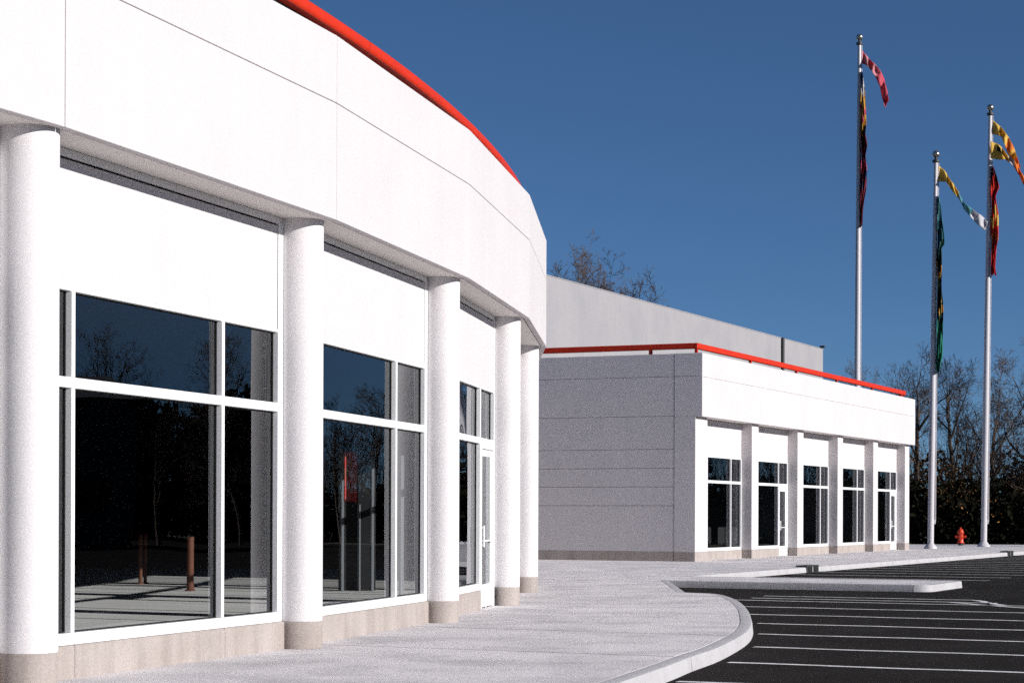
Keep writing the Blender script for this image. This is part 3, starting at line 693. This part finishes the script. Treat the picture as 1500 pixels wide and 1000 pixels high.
# ------------------------------------------------------------------ kerb inlets
def inlet(c, ln, label):
    q = Vector(nc(-16.4, c)); fr = Frame(q, DC); root = empty('storm_drain', (q.x, q.y, -.15), label, 'storm drain', 'kerb inlets by the far wing')
    part('hood', MB().box(fr, -ln / 2, ln / 2, -.3, .035, .012, .05).box(fr, -ln / 2, -ln / 2 + .07, -.02, .03, -.148, .012).box(fr, ln / 2 - .07, ln / 2, -.02, .03, -.148, .012), 'dark_iron', root, bevel=.008)
    part('throat', MB().box(fr, -ln / 2 + .071, ln / 2 - .071, .008, .014, -.147, .011), 'black_gap', root)
    for k in range(3):
        u = -ln / 2 + ln * (k + 1) / 4; part('bar', MB().box(fr, u - .025, u + .025, .016, .028, -.147, .011), 'pole_metal' if k == 1 else 'dark_iron', root)
    g_ = MB()
    for k in range(7): g_.box(fr, -ln / 2, ln / 2, .08 + k * .06, .115 + k * .06, -.146, -.135)
    part('grate', g_, 'dark_iron', root)
inlet(55.6, 1.15, 'dark iron kerb inlet near the end of the concrete island')
inlet(83.6, 1.1, 'small dark kerb inlet at the right edge, below the rightmost flagpole')

# ------------------------------------------------------------------ trees
def bare_tree_mesh(seed, H, spread=1.0, twigs=1.0, thick=1.0):
    rnd = random.Random(seed); T = MB(); C = MB()
    def wob(d, a):
        v = Vector((rnd.gauss(0, 1), rnd.gauss(0, 1), rnd.gauss(0, 1))) * a; return (d + v).normalized()
    def grow(p, d, L, r, lev):
        n = {0: 7, 1: 6, 2: 5, 3: 4}.get(lev, 3); sl = L / n; q = p; rr = r; pts = [(p, d, r)]
        for k in range(n):
            d = wob(d, .10 + .05 * lev); d = (d + Vector((0, 0, .07 if lev else .02))).normalized()
            q2 = q + d * sl; r2 = r * (1 - .78 * (k + 1) / n) if lev else r * (1 - .55 * (k + 1) / n)
            (T if lev < 2 else C).tube(q, q2, rr, max(r2, .006), 7 if lev == 0 else 5 if lev == 1 else 3)
            q, rr = q2, max(r2, .006); pts.append((q, d, rr))
        if lev >= 5: return
        nc_ = {0: 9, 1: 7, 2: 6, 3: int(5 * twigs), 4: int(3.4 * twigs)}[lev]
        for k in range(nc_):
            t = rnd.uniform(.34 if lev == 0 else .22, 1.0) if k else 1.0
            f = t * n; i = min(int(f), n - 1); a, da, ra = pts[i]; b, db, rb = pts[i + 1]
            pp = a.lerp(b, f - i); ax = da.orthogonal().normalized(); ax = Matrix.Rotation(rnd.uniform(0, 6.283), 3, da) @ ax
            ang_ = rnd.uniform(.45, 1.0) * spread if t < .98 else rnd.uniform(.05, .4)
            nd = (da * math.cos(ang_) + ax * math.sin(ang_)).normalized()
            ll = L * rnd.uniform(.42, .68) * (1.15 - .45 * t if lev == 0 else 1.1 - .4 * t)
            grow(pp, nd, ll, max(min(ra, rb) * rnd.uniform(.55, .75), .006), lev + 1)
    grow(Vector((0, 0, -.2)), Vector((rnd.uniform(-.06, .06), rnd.uniform(-.06, .06), 1)).normalized(), H * .62, H * .017 * thick, 0)
    return T.mesh('trunk', 'bark', True), C.mesh('crown', 'twig')
VARI = [bare_tree_mesh(11, 11.0, 1.0, .82), bare_tree_mesh(23, 12.5, .9, .85), bare_tree_mesh(37, 10.0, 1.15, .82), bare_tree_mesh(52, 13.0, .85, .85), bare_tree_mesh(64, 9.0, 1.1, .9), bare_tree_mesh(81, 12.0, 1.05, 1.05, .8)]
def bare_tree(vi, px, Y, sc, rz, label, group, X=None):
    x = X if X is not None else (px - 750) * Y / 3000; M = Matrix.Translation((x, Y, -.1)) @ Matrix.Rotation(rz, 4, 'Z') @ Matrix.Scale(sc, 4)
    root = bpy.data.objects.new('bare_tree', None); link(root, None, M); tag(root, label, 'tree', group)
    for nm, me in zip(('trunk', 'crown'), VARI[vi]): obj(nm, me, root, M)
G1 = 'bare trees behind the flagpoles'
bare_tree(0, 1336, 114, 1.14, .4, 'bare spreading tree between the far wing and the shortest flagpole', G1)
bare_tree(1, 1408, 118, .92, 2.2, 'bare tree right behind the fire hydrant between two flagpoles', G1)
bare_tree(2, 1502, 112, 1.26, 1.0, 'bare tree leaning into the picture at the right edge', G1)
bare_tree(3, 1292, 128, .9, 3.1, 'bare tree whose upper branches show over the far wing roof end', G1)
bare_tree(4, 1455, 124, 1.3, 5.0, 'slim bare tree directly behind the rightmost flagpole', G1)
bare_tree(1, 1560, 122, 1.0, .2, 'bare tree at far right whose twigs reach over the dark thicket', G1)
G2 = 'bare trees behind the tall hall'
bare_tree(5, 792, 166, 2.12, 1.2, 'large bare tree whose crown shows beside the curved fascia edge', G2)
bare_tree(2, 808, 170, 2.48, 2.6, 'widest bare crown showing over the tall grey block roof', G2)
bare_tree(0, 832, 174, 2.24, .6, 'middle bare crown of those above the tall grey block', G2)
bare_tree(1, 860, 172, 1.78, 3.3, 'lowest and rightmost bare crown above the tall grey block roof', G2)
G3 = 'bare trees across the parking lot, seen mirrored in the showroom glass'
rnd = random.Random(5)
for k, (ox, oy, hd, d, sc_) in enumerate(((-3.3, 18.5, 46.7, 78, .95), (-3.3, 18.5, 45.0, 70, 1.0), (-3.3, 18.5, 44.4, 84, 1.1), (-3.3, 18.5, 49.2, 88, 1.15), (-1.3, 24, 33.2, 84, .95), (-1.3, 24, 32.0, 86, 1.0), (-1.3, 24, 31.0, 80, .85), (-.4, 29, 18.5, 95, 1.0), (-3.3, 18.5, 40.5, 86, 1.0))):
    bare_tree(k % 5, 0, oy + d * math.cos(R(hd)), sc_ * .8, k * 1.3, 'bare tree across the parking lot, mirrored in the curved showroom windows', G3, X=ox + d * math.sin(R(hd)))

# evergreen thicket and undergrowth along the edge of the site: nobody could count it
def leaf_cloud(name, blobs, n, size, m, seed, label, cat):
    rnd = random.Random(seed); vs = []; fs = []
    tot = sum(b[3] * b[4] * b[5] for b in blobs); 
    for (x, y, z, rx, ry, rz) in blobs:
        for k in range(int(n * rx * ry * rz / tot)):
            while True:
                p = Vector((rnd.uniform(-1, 1), rnd.uniform(-1, 1), rnd.uniform(-1, 1)))
                if .25 < p.length < 1: break
            c = Vector((x + p.x * rx, y + p.y * ry, z + p.z * rz))
            if c.z < -.1: continue
            a = Vector((rnd.gauss(0, 1), rnd.gauss(0, 1), rnd.gauss(0, 1))).normalized(); b = a.orthogonal().normalized(); b = Matrix.Rotation(rnd.uniform(0, 6.28), 3, a) @ b; s_ = size * rnd.uniform(.5, 1.3)
            c2 = a.cross(b); i = len(vs)
            vs += [tuple(c - b * s_), tuple(c + c2 * s_ * .45), tuple(c + b * s_), tuple(c - c2 * s_ * .45)]; fs.append((i, i + 1, i + 2, i + 3))
    return tag(part(name, MB().add(vs, fs), m), label, cat, kind='stuff')
rnd = random.Random(9); bl = []
def edge_path(t):   # 0..1 along the site edge, from behind the wing round to the right of the lot
    pts = [(4, 116), (22, 109.5), (45, 107), (66, 92), (82, 66), (90, 34)]
    f = t * (len(pts) - 1); i = min(int(f), len(pts) - 2); f -= i
    return pts[i][0] + (pts[i + 1][0] - pts[i][0]) * f, pts[i][1] + (pts[i + 1][1] - pts[i][1]) * f
for k in range(90):
    x, y = edge_path(k / 89); h = 1.9 + .5 * noise.noise(Vector((x * .3, y * .3, 0))) + rnd.uniform(-.25, .25)
    bl.append((x + rnd.uniform(-.5, .5), y + rnd.uniform(0, 1), h * .8, 2.2, 1.6, h))
leaf_cloud('evergreen_thicket', bl, 90000, .22, 'evergreen', 1, 'black green evergreen thicket along the back of the pavement', 'thicket')
bl = []
for k in range(26):
    x, y = edge_path(.03 + k / 26 * .42); h = rnd.uniform(1.4, 3.0)
    bl.append((x + rnd.uniform(-2, 2), y + 22 + rnd.uniform(-3, 5), h, rnd.uniform(1.6, 2.6), 2.0, h))
leaf_cloud('dark_conifer_wood', bl, 16000, .26, 'evergreen', 2, 'dark conifer wood rising behind the bare trees', 'wood')
bl = []
for k in range(48):
    x, y = edge_path(.5 + .5 * k / 47); h = rnd.uniform(4.3, 5.6)
    bl.append((x + 9 + rnd.uniform(-2, 2), y + 6 + rnd.uniform(-2, 3), h * .9, rnd.uniform(2.4, 3.4), 2.6, h))
leaf_cloud('evergreen_belt', bl, 80000, .46, 'evergreen', 6, 'dark evergreen belt across the lot, mirrored in the showroom glass', 'wood')
bl = []
for px, Y, z, rx, rz in ((1385, 108.5, 3.3, 1.6, 1.0), (1400, 108, 2.6, 1.4, .8), (1372, 109, 3.9, 1.2, 1.0), (1345, 110, 4.4, 1.5, 1.2), (1420, 109, 3.6, 1.3, .8), (1490, 109, 3.2, 1.8, .9), (1310, 112, 4.6, 1.5, 1.3)):
    bl.append(((px - 750) * Y / 3000, Y, z, rx, .9, rz))
leaf_cloud('dry_leaves', bl, 1000, .075, 'brown_leaf', 3, 'dry brown leaves hanging in the shrubs above the dark thicket', 'leaves')
bl = [((px - 750) * 107.5 / 3000, 107.5, z, .5, .5, .35) for px, z in ((1456, 2.3), (1462, 1.7), (1452, 1.2), (1405, 1.6), (1338, 5.4), (1343, 4.2))]
leaf_cloud('golden_leaves', bl, 36, .08, 'gold_leaf', 4, 'few golden leaves catching the sun in the dark shrubs', 'leaves')
# undergrowth of thin grey brown stems
rnd = random.Random(77); mb = MB()
for k in range(2600):
    t = rnd.random() ** .9; x, y = edge_path(t * .62 + .03); x += rnd.uniform(-3, 3); y += rnd.uniform(2.5, 14)
    p = Vector((x, y, -.1)); d = Vector((rnd.gauss(0, .16), rnd.gauss(0, .16), 1)).normalized(); L = rnd.uniform(2.5, 7.2); r_ = rnd.uniform(.012, .04)
    for s_ in range(3):
        q2 = p + d * (L / 3); mb.tube(p, q2, r_ * (1 - s_ * .3), r_ * (.7 - s_ * .3) + .004, 3)
        if s_:
            for _ in range(3):
                d2 = (d + Vector((rnd.gauss(0, .5), rnd.gauss(0, .5), rnd.uniform(0, .4)))).normalized(); mb.tube(q2, q2 + d2 * rnd.uniform(.5, 1.4), r_ * .4, .004, 3)
        p = q2; d = (d + Vector((rnd.gauss(0, .12), rnd.gauss(0, .12), .1))).normalized()
tag(part('bare_undergrowth', mb, 'twig'), 'thicket of thin bare saplings behind the dark shrubs', 'undergrowth', kind='stuff')
# dark gabled house across the lot, mirrored in the showroom glass
hx, hy = 49.9, 67.0; HF = Frame((hx, hy), (0.67, -0.74)); HS = empty('house', (hx, hy, -.17), 'dark gabled house across the lot, mirrored in the nearest upper window pane', 'house')
part('wall', MB().box(HF, 0, 9, -6, 0, -.17, 6.5), 'house_dark', HS)
rf = MB().add([HF.p(-.4, .4, 6.4), HF.p(9.4, .4, 6.4), HF.p(9.4, -6.4, 6.4), HF.p(-.4, -6.4, 6.4), HF.p(1.5, -3, 7.9), HF.p(7.5, -3, 7.9)], [(0, 1, 5, 4), (1, 2, 5), (2, 3, 4, 5), (3, 0, 4), (3, 2, 1, 0)])
part('roof', rf, 'roofing', HS)
for u in (1.5, 4.2, 6.8): part('window', MB().box(HF, u, u + 1.0, .003, .05, 1.6, 3.0), 'black_gap', HS)
